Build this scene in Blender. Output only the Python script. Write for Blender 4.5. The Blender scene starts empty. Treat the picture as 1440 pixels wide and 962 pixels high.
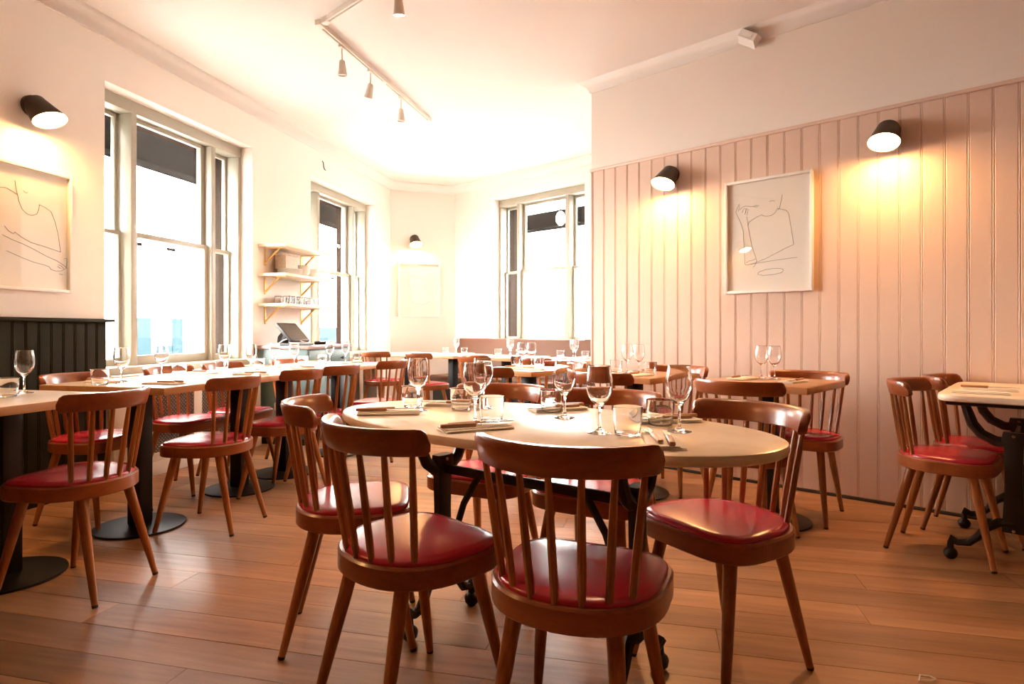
import bpy, bmesh, math, random
from mathutils import Vector, Matrix, Quaternion
random.seed(7)
scene = bpy.context.scene
COL = scene.collection
PI = math.pi

# ------------------------------------------------------------------ camera, light, exposure
cam_data = bpy.data.cameras.new('camera')
cam = bpy.data.objects.new('camera', cam_data)
COL.objects.link(cam)
cam.location = (0, 0, 1.04)
cam.rotation_euler = (PI / 2, 0, 0)
cam_data.sensor_width = 36
cam_data.lens = 21.25
cam_data.shift_y = -15 / 1440
cam_data.clip_start = 0.05
scene.camera = cam

world = bpy.data.worlds.new('world')
scene.world = world
world.use_nodes = True
bg = world.node_tree.nodes['Background']
bg.inputs[0].default_value = (1.0, 0.955, 0.90, 1)
bg.inputs[1].default_value = 9.5

scene.view_settings.view_transform = 'Standard'
scene.view_settings.look = 'None'
scene.view_settings.gamma = 1
scene.view_settings.use_curve_mapping = False
scene.view_settings.exposure = 2.45
LAMP = 50.0          # radiance of the wall lamps' diffusers
WARM = (1.0, 0.50, 0.17)

# ------------------------------------------------------------------ frames of reference
# the street wall on the left (s along it, o outward) and the panelled wall on the right (d along it, o outward)
def frame2(dx, dy, ox=0, oy=0):
    return Matrix(((dx, -dy, 0, ox), (dy, dx, 0, oy), (0, 0, 1, 0), (0, 0, 0, 1)))
aL = math.radians(13.5)
ML = frame2(math.sin(aL), math.cos(aL))
MR = frame2(0.7455, -0.6665)
OL = 3.594            # inner face of the left wall
OP = 4.195            # face of the pink boards
OB = 5.94             # inner face of the far window wall
CEIL = 3.11
P1 = ML @ Vector((7.753, OL, 0))
P2 = MR @ Vector((-6.41, OB, 0))
dch = (P2 - P1).normalized()
MC = frame2(dch.x, dch.y, P1.x, P1.y)
CHL = (P2 - P1).length
def LP(s, n):         # n = distance into the room, negative of outward
    v = ML @ Vector((s, -n, 0)); return v.x, v.y
def RP(d, o):
    v = MR @ Vector((d, o, 0)); return v.x, v.y

# ------------------------------------------------------------------ materials
MATS = {}
def new_mat(name):
    m = bpy.data.materials.new(name); m.use_nodes = True
    nt = m.node_tree
    return m, nt, nt.nodes['Principled BSDF'], nt.nodes, nt.links
def plain(name, col, rough=0.5, metal=0.0, noise=0.0, nscale=8.0, bump=0.0, bscale=60.0, spec=0.5, coat=0.0, objrand=0.0):
    m, nt, b, N, L = new_mat(name)
    b.inputs['Roughness'].default_value = rough
    b.inputs['Metallic'].default_value = metal
    b.inputs['Specular IOR Level'].default_value = spec
    b.inputs['Coat Weight'].default_value = coat
    b.inputs['Base Color'].default_value = (*col, 1)
    geo = N.new('ShaderNodeNewGeometry')
    if noise > 0:
        n = N.new('ShaderNodeTexNoise'); n.inputs['Scale'].default_value = nscale; n.inputs['Detail'].default_value = 4
        L.new(geo.outputs['Position'], n.inputs['Vector'])
        r = N.new('ShaderNodeMix'); r.data_type = 'RGBA'
        r.inputs[6].default_value = (*[max(0, c * (1 - noise)) for c in col], 1)
        r.inputs[7].default_value = (*[min(1, c * (1 + noise)) for c in col], 1)
        L.new(n.outputs['Fac'], r.inputs[0]); L.new(r.outputs[2], b.inputs['Base Color'])
    if bump > 0:
        n2 = N.new('ShaderNodeTexNoise'); n2.inputs['Scale'].default_value = bscale; n2.inputs['Detail'].default_value = 3
        L.new(geo.outputs['Position'], n2.inputs['Vector'])
        bp = N.new('ShaderNodeBump'); bp.inputs['Strength'].default_value = bump; bp.inputs['Distance'].default_value = 0.01
        L.new(n2.outputs['Fac'], bp.inputs['Height']); L.new(bp.outputs['Normal'], b.inputs['Normal'])
    MATS[name] = m
    return m
def wood(name, dark, light, axis='Z', scale=9.0, stretch=0.12, rough=0.35, rnd=0.25, rot=0.0, world_space=False, bump=0.06, coat=0.0):
    m, nt, b, N, L = new_mat(name)
    b.inputs['Roughness'].default_value = rough
    b.inputs['Coat Weight'].default_value = coat
    b.inputs['Coat Roughness'].default_value = 0.2
    oi = N.new('ShaderNodeObjectInfo')
    if world_space:
        g = N.new('ShaderNodeNewGeometry'); src = g.outputs['Position']
    else:
        g = N.new('ShaderNodeTexCoord'); src = g.outputs['Object']
    mp = N.new('ShaderNodeMapping'); mp.vector_type = 'TEXTURE'
    mp.inputs['Rotation'].default_value = (0, 0, rot)
    L.new(src, mp.inputs['Vector'])
    add = N.new('ShaderNodeVectorMath'); add.operation = 'MULTIPLY_ADD'
    cmb = N.new('ShaderNodeCombineXYZ')
    mul = N.new('ShaderNodeMath'); mul.operation = 'MULTIPLY'; mul.inputs[1].default_value = 37.0
    L.new(oi.outputs['Random'], mul.inputs[0])
    for i in range(3): L.new(mul.outputs[0], cmb.inputs[i])
    st = {'X': (stretch, 1, 1), 'Y': (1, stretch, 1), 'Z': (1, 1, stretch)}[axis]
    add.inputs[1].default_value = st
    L.new(mp.outputs[0], add.inputs[0]); L.new(cmb.outputs[0], add.inputs[2])
    n = N.new('ShaderNodeTexNoise'); n.inputs['Scale'].default_value = scale; n.inputs['Detail'].default_value = 6
    n.inputs['Roughness'].default_value = 0.6; n.inputs['Distortion'].default_value = 0.6
    L.new(add.outputs[0], n.inputs['Vector'])
    n2 = N.new('ShaderNodeTexNoise'); n2.inputs['Scale'].default_value = scale * 9; n2.inputs['Detail'].default_value = 3
    L.new(add.outputs[0], n2.inputs['Vector'])
    mx = N.new('ShaderNodeMath'); mx.operation = 'MULTIPLY_ADD'; mx.inputs[1].default_value = 0.35
    L.new(n2.outputs['Fac'], mx.inputs[0]); L.new(n.outputs['Fac'], mx.inputs[2])
    cr = N.new('ShaderNodeValToRGB')
    cr.color_ramp.elements[0].position = 0.42; cr.color_ramp.elements[0].color = (*dark, 1)
    cr.color_ramp.elements[1].position = 0.92; cr.color_ramp.elements[1].color = (*light, 1)
    L.new(mx.outputs[0], cr.inputs['Fac'])
    hs = N.new('ShaderNodeHueSaturation')
    mr = N.new('ShaderNodeMapRange'); mr.inputs[3].default_value = 1 - rnd; mr.inputs[4].default_value = 1 + rnd
    L.new(oi.outputs['Random'], mr.inputs[0]); L.new(mr.outputs[0], hs.inputs['Value'])
    L.new(cr.outputs[0], hs.inputs['Color']); L.new(hs.outputs[0], b.inputs['Base Color'])
    if bump > 0:
        bp = N.new('ShaderNodeBump'); bp.inputs['Strength'].default_value = bump; bp.inputs['Distance'].default_value = 0.01
        L.new(mx.outputs[0], bp.inputs['Height']); L.new(bp.outputs['Normal'], b.inputs['Normal'])
    MATS[name] = m
    return m
def emis(name, col, s):
    m, nt, b, N, L = new_mat(name)
    b.inputs['Base Color'].default_value = (*col, 1)
    b.inputs['Emission Color'].default_value = (*col, 1)
    b.inputs['Emission Strength'].default_value = s
    MATS[name] = m; return m
def pane_mat(name, tint=(1, 1, 1)):
    m, nt, b, N, L = new_mat(name)
    N.remove(b)
    tr = N.new('ShaderNodeBsdfTransparent'); tr.inputs[0].default_value = (*tint, 1)
    gl = N.new('ShaderNodeBsdfGlossy'); gl.inputs['Roughness'].default_value = 0.01
    lw = N.new('ShaderNodeLayerWeight'); lw.inputs[0].default_value = 0.5
    pw = N.new('ShaderNodeMath'); pw.operation = 'POWER'; pw.inputs[1].default_value = 5.0
    fr = N.new('ShaderNodeMath'); fr.operation = 'MULTIPLY_ADD'; fr.inputs[1].default_value = 0.96; fr.inputs[2].default_value = 0.04
    L.new(lw.outputs['Facing'], pw.inputs[0]); L.new(pw.outputs[0], fr.inputs[0])
    mx = N.new('ShaderNodeMixShader')
    L.new(fr.outputs[0], mx.inputs[0]); L.new(tr.outputs[0], mx.inputs[1]); L.new(gl.outputs[0], mx.inputs[2])
    L.new(mx.outputs[0], N['Material Output'].inputs[0])
    MATS[name] = m; return m
def glass_mat(name):
    m, nt, b, N, L = new_mat(name)
    N.remove(b)
    g = N.new('ShaderNodeBsdfGlass'); g.inputs['Roughness'].default_value = 0.0; g.inputs['IOR'].default_value = 1.5
    L.new(g.outputs[0], N['Material Output'].inputs[0])
    MATS[name] = m; return m
def marble(name, base, vein):
    m, nt, b, N, L = new_mat(name)
    b.inputs['Roughness'].default_value = 0.28
    g = N.new('ShaderNodeNewGeometry')
    n = N.new('ShaderNodeTexNoise'); n.inputs['Scale'].default_value = 5; n.inputs['Detail'].default_value = 8; n.inputs['Distortion'].default_value = 1.4
    L.new(g.outputs['Position'], n.inputs['Vector'])
    cr = N.new('ShaderNodeValToRGB')
    cr.color_ramp.elements[0].position = 0.35; cr.color_ramp.elements[0].color = (*vein, 1)
    cr.color_ramp.elements[1].position = 0.55; cr.color_ramp.elements[1].color = (*base, 1)
    L.new(n.outputs['Fac'], cr.inputs[0]); L.new(cr.outputs[0], b.inputs['Base Color'])
    MATS[name] = m; return m

plain('plaster', (0.86, 0.79, 0.72), 0.75, noise=0.02, nscale=2, bump=0.05, bscale=30)
plain('ceiling_paint', (0.86, 0.82, 0.78), 0.8, noise=0.02, nscale=2)
plain('pink_paint', (0.73, 0.54, 0.435), 0.42, noise=0.03, nscale=5)
plain('olive_paint', (0.024, 0.022, 0.012), 0.6, spec=0.08, noise=0.08, nscale=6)
plain('rear_paint', (0.16, 0.085, 0.05), 0.7, noise=0.05, nscale=3)
plain('sash_paint', (0.42, 0.39, 0.31), 0.35, noise=0.03, nscale=8)
plain('cover_paint', (0.78, 0.70, 0.58), 0.45, noise=0.03, nscale=6)
plain('lattice_paint', (0.13, 0.085, 0.06), 0.6)
plain('cover_back', (0.62, 0.54, 0.47), 0.8)
plain('white_paint', (0.82, 0.80, 0.76), 0.45, noise=0.02)
plain('black_metal', (0.008, 0.008, 0.010), 0.42, spec=0.3, noise=0.1, bump=0.03, bscale=200)
plain('cast_iron', (0.010, 0.009, 0.009), 0.45, bump=0.12, bscale=120)
plain('bronze', (0.045, 0.028, 0.018), 0.38, metal=0.6)
plain('steel', (0.6, 0.6, 0.6), 0.22, metal=1.0)
plain('brass', (0.75, 0.48, 0.16), 0.35, metal=0.7)
plain('vinyl', (0.46, 0.014, 0.036), 0.25, noise=0.08, nscale=5, bump=0.04, bscale=260)
plain('laminate', (0.70, 0.66, 0.60), 0.22, noise=0.03, nscale=6)
plain('linen', (0.90, 0.84, 0.75), 0.85, noise=0.04, nscale=20, bump=0.03, bscale=300)
plain('paper', (0.84, 0.80, 0.72), 0.8)
plain('ink', (0.03, 0.025, 0.02), 0.7)
plain('banquette_leather', (0.15, 0.070, 0.042), 0.55, spec=0.25, noise=0.06, bump=0.06, bscale=120)
plain('banquette_base', (0.03, 0.028, 0.026), 0.5)
plain('teal_paint', (0.10, 0.16, 0.16), 0.45, noise=0.05)
plain('granite', (0.30, 0.20, 0.18), 0.3, noise=0.5, nscale=90)
plain('black_plastic', (0.015, 0.015, 0.017), 0.35)
plain('screen_glass', (0.10, 0.09, 0.08), 0.12)
plain('ceramic', (0.88, 0.86, 0.82), 0.2)
plain('cork_box', (0.62, 0.50, 0.42), 0.8, noise=0.35, nscale=60)
plain('asphalt', (0.25, 0.25, 0.25), 0.9)
plain('street_render', (0.30, 0.295, 0.285), 0.9, spec=0.0, noise=0.03)
plain('hoarding_blue', (0.019, 0.034, 0.040), 0.9, spec=0.0)
plain('awning_grey', (0.008, 0.0077, 0.0073), 0.9, spec=0.0)
plain('red_paint', (0.06, 0.042, 0.042), 0.9, spec=0.0)
plain('dark_glass', (0.040, 0.042, 0.045), 0.6, spec=0.0)
plain('foot_rubber', (0.03, 0.018, 0.012), 0.6)
plain('lamp_white', (0.80, 0.74, 0.66), 0.4)
wood('chair_wood', (0.24, 0.072, 0.018), (0.45, 0.165, 0.046), 'Z', 14, 0.15, 0.30, 0.18, coat=0.25)
wood('rail_wood', (0.19, 0.045, 0.013), (0.35, 0.095, 0.027), 'X', 14, 0.15, 0.28, 0.15, coat=0.3)
wood('floor_oak', (0.21, 0.088, 0.036), (0.48, 0.245, 0.115), 'X', 5.0, 0.10, 0.36, 0.20, rot=math.atan2(-0.2334, 0.9724), world_space=True, bump=0.12)
wood('ply_edge', (0.48, 0.24, 0.10), (0.66, 0.38, 0.18), 'X', 10, 0.1, 0.4, 0.05)
wood('shelf_wood', (0.72, 0.58, 0.42), (0.84, 0.72, 0.56), 'X', 8, 0.1, 0.4, 0.03)
wood('handle_wood', (0.36, 0.15, 0.06), (0.52, 0.25, 0.11), 'Y', 30, 0.1, 0.4, 0.1)
wood('table_oak', (0.33, 0.17, 0.08), (0.50, 0.28, 0.14), 'X', 10, 0.1, 0.30, 0.05)
emis('lamp_glow', WARM, LAMP)
emis('track_glow', (1.0, 0.72, 0.42), 25)
pane_mat('window_glass')
pane_mat('picture_glass')
glass_mat('clear_glass')
marble('marble', (0.88, 0.74, 0.57), (0.80, 0.65, 0.49))

def brick_mat():
    m, nt, b, N, L = new_mat('brickwork')
    g = N.new('ShaderNodeNewGeometry')
    mp = N.new('ShaderNodeMapping'); mp.inputs['Rotation'].default_value = (PI / 2, 0, 0); mp.inputs['Scale'].default_value = (4, 4, 4)
    L.new(g.outputs['Position'], mp.inputs[0])
    br = N.new('ShaderNodeTexBrick')
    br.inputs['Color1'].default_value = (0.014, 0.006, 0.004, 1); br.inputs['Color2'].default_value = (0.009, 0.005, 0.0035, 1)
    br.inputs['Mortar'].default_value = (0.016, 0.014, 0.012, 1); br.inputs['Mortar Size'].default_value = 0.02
    L.new(mp.outputs[0], br.inputs['Vector']); L.new(br.outputs[0], b.inputs['Base Color'])
    b.inputs['Roughness'].default_value = 0.9; b.inputs['Specular IOR Level'].default_value = 0.0
    MATS['brickwork'] = m
brick_mat()

# ------------------------------------------------------------------ mesh helpers
class MB:
    def __init__(self): self.v = []; self.f = []
    def add(self, verts, faces):
        o = len(self.v)
        self.v += [tuple(p) for p in verts]
        self.f += [tuple(i + o for i in f) for f in faces]
        return self
    def box(self, x0, x1, y0, y1, z0, z1, M=None):
        vs = [Vector(p) for p in ((x0,y0,z0),(x1,y0,z0),(x1,y1,z0),(x0,y1,z0),(x0,y0,z1),(x1,y0,z1),(x1,y1,z1),(x0,y1,z1))]
        if M is not None: vs = [M @ p for p in vs]
        return self.add(vs, [(0,3,2,1),(4,5,6,7),(0,1,5,4),(1,2,6,5),(2,3,7,6),(3,0,4,7)])
    def bbox(self, x0, x1, y0, y1, z0, z1, r=0.004, seg=2, M=None):
        bm = bmesh.new()
        bmesh.ops.create_cube(bm, size=1)
        for v in bm.verts:
            v.co = Vector(((x0 + x1) / 2 + v.co.x * (x1 - x0), (y0 + y1) / 2 + v.co.y * (y1 - y0), (z0 + z1) / 2 + v.co.z * (z1 - z0)))
        bmesh.ops.bevel(bm, geom=bm.edges[:], offset=r, segments=seg, profile=0.5, affect='EDGES')
        return self.frombm(bm, M)
    def frombm(self, bm, M=None):
        bm.verts.ensure_lookup_table(); bm.verts.index_update()
        vs = [v.co.copy() for v in bm.verts]
        if M is not None: vs = [M @ p for p in vs]
        fs = [tuple(v.index for v in f.verts) for f in bm.faces]
        bm.free()
        return self.add(vs, fs)
    def tube(self, pts, rad, n=10, caps=True, flat=None):
        pts = [Vector(p) for p in pts]
        if not hasattr(rad, '__len__'): rad = [rad] * len(pts)
        rings = []
        t0 = (pts[1] - pts[0]).normalized()
        ref = Vector((0, 0, 1)) if abs(t0.z) < 0.9 else Vector((1, 0, 0))
        u = t0.cross(ref).normalized()
        vs = []; fs = []
        for i, p in enumerate(pts):
            if i == 0: t = t0
            elif i == len(pts) - 1: t = (pts[i] - pts[i-1]).normalized()
            else: t = ((pts[i+1] - pts[i]).normalized() + (pts[i] - pts[i-1]).normalized()).normalized()
            u = (u - t * u.dot(t)).normalized()
            w = t.cross(u)
            r = rad[i]; ru, rw = (r if not hasattr(r, '__len__') else r[0]), (r if not hasattr(r, '__len__') else r[1])
            for k in range(n):
                a = 2 * PI * k / n
                vs.append(p + u * (ru * math.cos(a)) + w * (rw * math.sin(a)))
        for i in range(len(pts) - 1):
            for k in range(n):
                k2 = (k + 1) % n
                fs.append((i*n + k, i*n + k2, (i+1)*n + k2, (i+1)*n + k))
        if caps:
            fs.append(tuple(range(n - 1, -1, -1)))
            o = (len(pts) - 1) * n
            fs.append(tuple(o + k for k in range(n)))
        return self.add(vs, fs)
    def lathe(self, prof, n=24, M=None, closed=False):
        vs = []; fs = []
        idx = []
        for (r, z) in prof:
            if r < 1e-6:
                idx.append([len(vs)]); vs.append(Vector((0, 0, z)))
            else:
                idx.append(list(range(len(vs), len(vs) + n)))
                for k in range(n):
                    a = 2 * PI * k / n
                    vs.append(Vector((r * math.cos(a), r * math.sin(a), z)))
        prs = list(zip(idx[:-1], idx[1:]))
        if closed: prs.append((idx[-1], idx[0]))
        for A, B in prs:
            for k in range(n):
                k2 = (k + 1) % n
                if len(A) == 1 and len(B) == 1: continue
                if len(A) == 1: fs.append((A[0], B[k2], B[k]))
                elif len(B) == 1: fs.append((A[k], A[k2], B[0]))
                else: fs.append((A[k], A[k2], B[k2], B[k]))
        if M is not None: vs = [M @ p for p in vs]
        return self.add(vs, fs)
    def loft(self, rings, cap=True, M=None):
        n = len(rings[0]); vs = [Vector(p) for r in rings for p in r]; fs = []
        for i in range(len(rings) - 1):
            for k in range(n):
                k2 = (k + 1) % n
                fs.append((i*n + k, i*n + k2, (i+1)*n + k2, (i+1)*n + k))
        if cap:
            fs.append(tuple(range(n - 1, -1, -1)))
            o = (len(rings) - 1) * n
            fs.append(tuple(o + k for k in range(n)))
        if M is not None: vs = [M @ p for p in vs]
        return self.add(vs, fs)
    def mesh(self, name, mat, angle=0.6):
        me = bpy.data.meshes.new(name)
        me.from_pydata(self.v, [], self.f)
        bm = bmesh.new(); bm.from_mesh(me)
        bmesh.ops.recalc_face_normals(bm, faces=bm.faces)
        bm.to_mesh(me); bm.free()
        me.shade_smooth()
        me.set_sharp_from_angle(angle=angle)
        me.materials.append(MATS[mat])
        return me
    def build(self, name, mat, parent=None, M=None, angle=0.6):
        return obj(name, self.mesh(name, mat, angle), parent, M)
def obj(name, me, parent=None, M=None):
    o = bpy.data.objects.new(name, me)
    COL.objects.link(o)
    if parent is not None: o.parent = parent
    if M is not None: o.matrix_local = M
    return o
def tag(o, label=None, cat=None, group=None, kind=None):
    if label: o['label'] = label
    if cat: o['category'] = cat
    if group: o['group'] = group
    if kind: o['kind'] = kind
    return o
def empty(name, loc=(0, 0, 0), rz=0.0, M=None):
    o = bpy.data.objects.new(name, None); o.empty_display_size = 0.1
    COL.objects.link(o)
    if M is not None: o.matrix_world = M
    else:
        o.location = loc; o.rotation_euler = (0, 0, rz)
    return o
def TR(x, y, z): return Matrix.Translation((x, y, z))
def RZ(a): return Matrix.Rotation(a, 4, 'Z')
def RX(a): return Matrix.Rotation(a, 4, 'X')
def RY(a): return Matrix.Rotation(a, 4, 'Y')
def face_angle(dx, dy): return math.atan2(-dx, dy)      # rotation that turns local +Y to (dx, dy)
# ------------------------------------------------------------------ room shell
def W2(M, x, y): v = M @ Vector((x, y, 0)); return Vector((v.x, v.y))
PE = 2.0                                   # end of the panelled wall, off to the right
POLY = [W2(ML, -3.0, OL), W2(ML, 7.753, OL), W2(MR, -6.41, OB), W2(MR, -2.87, OB), W2(MR, -2.87, OP + 0.012),
        W2(MR, PE, OP + 0.012), W2(MR, PE, -0.85)]
def miters(poly):
    out = []; n = len(poly)
    for i in range(n):
        a = (poly[i] - poly[i-1]).normalized(); b = (poly[(i+1) % n] - poly[i]).normalized()
        na = Vector((a.y, -a.x)); nb = Vector((b.y, -b.x))
        m = (na + nb); m = m / max(0.2, m.dot(na)); out.append(m)
    return out
MIT = miters(POLY)
def offs(p): return [POLY[i] + MIT[i] * p for i in range(len(POLY))]
def slab(name, mat, z0, z1, p):
    pts = offs(p); n = len(pts)
    vs = [(q.x, q.y, z0) for q in pts] + [(q.x, q.y, z1) for q in pts]
    fs = [tuple(range(n)), tuple(range(2*n - 1, n - 1, -1))] + [(i, (i+1) % n, n + (i+1) % n, n + i) for i in range(n)]
    return tag(MB().add(vs, fs).build(name, mat), kind='structure')
floor = slab('floor', 'foot_rubber', -0.10, -0.018, -0.3)
ceiling = slab('ceiling', 'ceiling_paint', CEIL, CEIL + 0.15, -0.3)

def row_spans(s):
    hits = []
    n = len(POLY); inv = ML.inverted()
    pts = [inv @ Vector((q.x, q.y, 0)) for q in POLY]
    for i in range(n):
        a, b = pts[i], pts[(i+1) % n]
        if (a.x - s) * (b.x - s) < 0:
            hits.append(a.y + (b.y - a.y) * (s - a.x) / (b.x - a.x))
    hits.sort()
    return [(hits[i], hits[i+1]) for i in range(0, len(hits) - 1, 2)]
plank_me = MB().box(-0.5, 0.5, -0.5, 0.5, -1, 0).mesh('plank', 'floor_oak')
PW = 0.160
row = 0
s = -2.9
rest = MB()
while s < 8.6:
    sp = row_spans(s + PW / 2)
    for (o0, o1) in sp:
        o0 -= 0.12; o1 += 0.12
        x = o0 - random.uniform(0.2, 2.2)
        while x < o1:
            ln = random.uniform(2.0, 2.9)
            a, b = max(x, o0), min(x + ln, o1)
            x += ln
            if b - a < 0.05: continue
            M = ML @ TR(s + PW / 2, (a + b) / 2, 0)
            dz = random.uniform(-0.0006, 0.0)
            if s < 0.9 :
                rest.box(s + 0.001, s + PW - 0.001, a + 0.001, b - 0.001, -0.018, dz, ML)
            else:
                o = obj('plank', plank_me, floor)
                o.matrix_local = M @ TR(0, 0, dz) @ Matrix.Diagonal((PW - 0.0022, b - a - 0.002, 0.017, 1))
    s += PW; row += 1
tag(rest.build('plank', 'floor_oak', floor), kind='stuff')

def wall_boxes(M, x0, x1, o0, o1, z0, z1, holes):
    mb = MB(); xs = x0
    for (a, b, c, d) in holes:
        mb.box(xs, a, o0, o1, z0, z1, M)
        mb.box(a, b, o0, o1, z0, c, M); mb.box(a, b, o0, o1, d, z1, M)
        xs = b
    mb.box(xs, x1, o0, o1, z0, z1, M)
    return mb
W1 = (3.296, 4.815, 0.74, 2.72); W2H = (5.77, 7.276, 0.74, 2.70); W3 = (-5.66, -4.15, 0.87, 2.83)
def st(o): return tag(o, kind='structure')
wall_left = st(wall_boxes(ML, -3.0, 7.85, OL, OL + 0.13, -0.02, CEIL, [W1, W2H]).build('wall_left', 'plaster'))
g = 0.03
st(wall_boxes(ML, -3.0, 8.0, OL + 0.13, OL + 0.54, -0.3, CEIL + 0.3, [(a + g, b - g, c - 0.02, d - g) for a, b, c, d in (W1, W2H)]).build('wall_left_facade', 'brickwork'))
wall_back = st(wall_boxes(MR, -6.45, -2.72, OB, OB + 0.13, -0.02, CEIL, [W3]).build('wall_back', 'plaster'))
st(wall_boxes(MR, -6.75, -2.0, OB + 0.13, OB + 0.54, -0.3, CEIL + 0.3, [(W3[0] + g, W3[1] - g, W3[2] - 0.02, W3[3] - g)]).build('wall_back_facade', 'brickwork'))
wall_corner = st(MB().box(-0.02, CHL + 0.02, 0, 0.3, -0.02, CEIL, MC).build('wall_corner', 'plaster'))
wall_right = st(MB().box(-2.87, PE + 0.2, OP + 0.012, OP + 0.2, -0.02, CEIL, MR).build('wall_right', 'plaster'))
st(MB().box(-2.87, -2.72, OP + 0.2, OB, -0.02, CEIL, MR).build('wall_return', 'plaster'))
st(MB().box(PE, PE + 0.15, -1.0, OP + 0.2, -0.02, CEIL, MR).build('wall_side', 'rear_paint'))
q0, q1 = POLY[6], POLY[0]
dr = (q1 - q0).normalized(); Mrear = frame2(dr.x, dr.y, q0.x, q0.y)
st(MB().box(-0.3, (q1 - q0).length + 0.3, 0, 0.15, -0.02, CEIL, Mrear).build('wall_rear', 'rear_paint'))

# cornice
prof = [(0.0, 3.005), (0.010, 3.005), (0.016, 3.022), (0.030, 3.046), (0.055, 3.070), (0.080, 3.082), (0.090, 3.092), (0.090, 3.1099), (0.0, 3.1099)]
seq = [0, 1, 2, 3, 4, 5]
def cornice(name, idx, dz=0.0):
    rings = []
    for i in idx:
        rings.append([(POLY[i].x + MIT[i].x * p, POLY[i].y + MIT[i].y * p, z if z > 3.10 else z + dz) for p, z in prof])
    return st(MB().loft(rings).build(name, 'ceiling_paint', angle=0.9))
cornice('trim_1', [0, 1, 2, 3], 0.0)
cornice('trim_2', [3, 4, 5], 0.02)

# pink tongue-and-groove boards, children of the wall
def board_mesh(name, w, h, mat, th=0.016):
    pr = [(0.0002, 0.0034), (0.002, 0.0012), (0.0045, 0.0), (0.007, 0.0012), (0.0085, 0.0032), (0.0105, 0.0032), (0.0135, 0.0), (w - 0.0030, 0.0), (w - 0.0002, 0.0034)]
    n = len(pr); vs = []
    for z in (0, h):
        vs += [(x, y, z) for x, y in pr] + [(w - 0.0002, th, z), (0.0002, th, z)]
    m = n + 2
    fs = [(i, i + 1, m + i + 1, m + i) for i in range(m - 1)] + [(m - 1, 0, m, 2 * m - 1), tuple(range(m - 1, -1, -1)), tuple(range(m, 2 * m))]
    return MB().add(vs, fs).mesh(name, mat, 0.5)
BW = 0.10872
bme = board_mesh('board', BW, 2.345, 'pink_paint')
d = -2.853
while d < PE - 0.12:
    o = obj('board', bme, wall_right); o.matrix_local = MR @ TR(d, OP, 0.02)
    d += BW
o = MB().bbox(-2.875, PE - 0.005, OP - 0.012, OP + 0.013, 2.365, 2.388, 0.004, M=MR).build('cap_rail', 'pink_paint', wall_right)
MB().bbox(-2.869, -2.853, OP - 0.004, OP + 0.03, 0.02, 2.365, 0.004, M=MR).build('end_bead', 'pink_paint', wall_right)
st(MB().bbox(-2.868, PE - 0.005, OP - 0.008, OP + 0.012, 0.0, 0.018, 0.003, M=MR).build('baseboard_right', 'foot_rubber'))

# dark dado on the left wall
DBW = 0.0765
dme = board_mesh('dado_board', DBW, 0.985, 'olive_paint', 0.018)
s = 3.292 - DBW
while s > -1.4:
    o = obj('dado_board', dme, wall_left); o.matrix_local = ML @ TR(s, OL - 0.0185, 0.115)
    s -= DBW
MB().bbox(-1.45, 3.325, OL - 0.055, OL - 0.0005, 1.10, 1.122, 0.004, M=ML).build('dado_cap', 'olive_paint', wall_left)
st(MB().bbox(-1.45, 3.292, OL - 0.03, OL - 0.0005, 0.0, 0.114, 0.004, M=ML).build('baseboard_left', 'olive_paint'))
st(MB().bbox(7.30, 7.74, OL - 0.02, OL, 0.0, 0.15, 0.004, M=ML).build('baseboard_left_far', 'white_paint'))
st(MB().bbox(0.02, CHL - 0.02, -0.02, 0.0, 0.0, 0.15, 0.004, M=MC).build('baseboard_corner', 'white_paint'))
st(MB().bbox(4.835, 5.74, OL - 0.02, OL, 0.0, 0.15, 0.004, M=ML).build('baseboard_left_middle', 'white_paint'))

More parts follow.
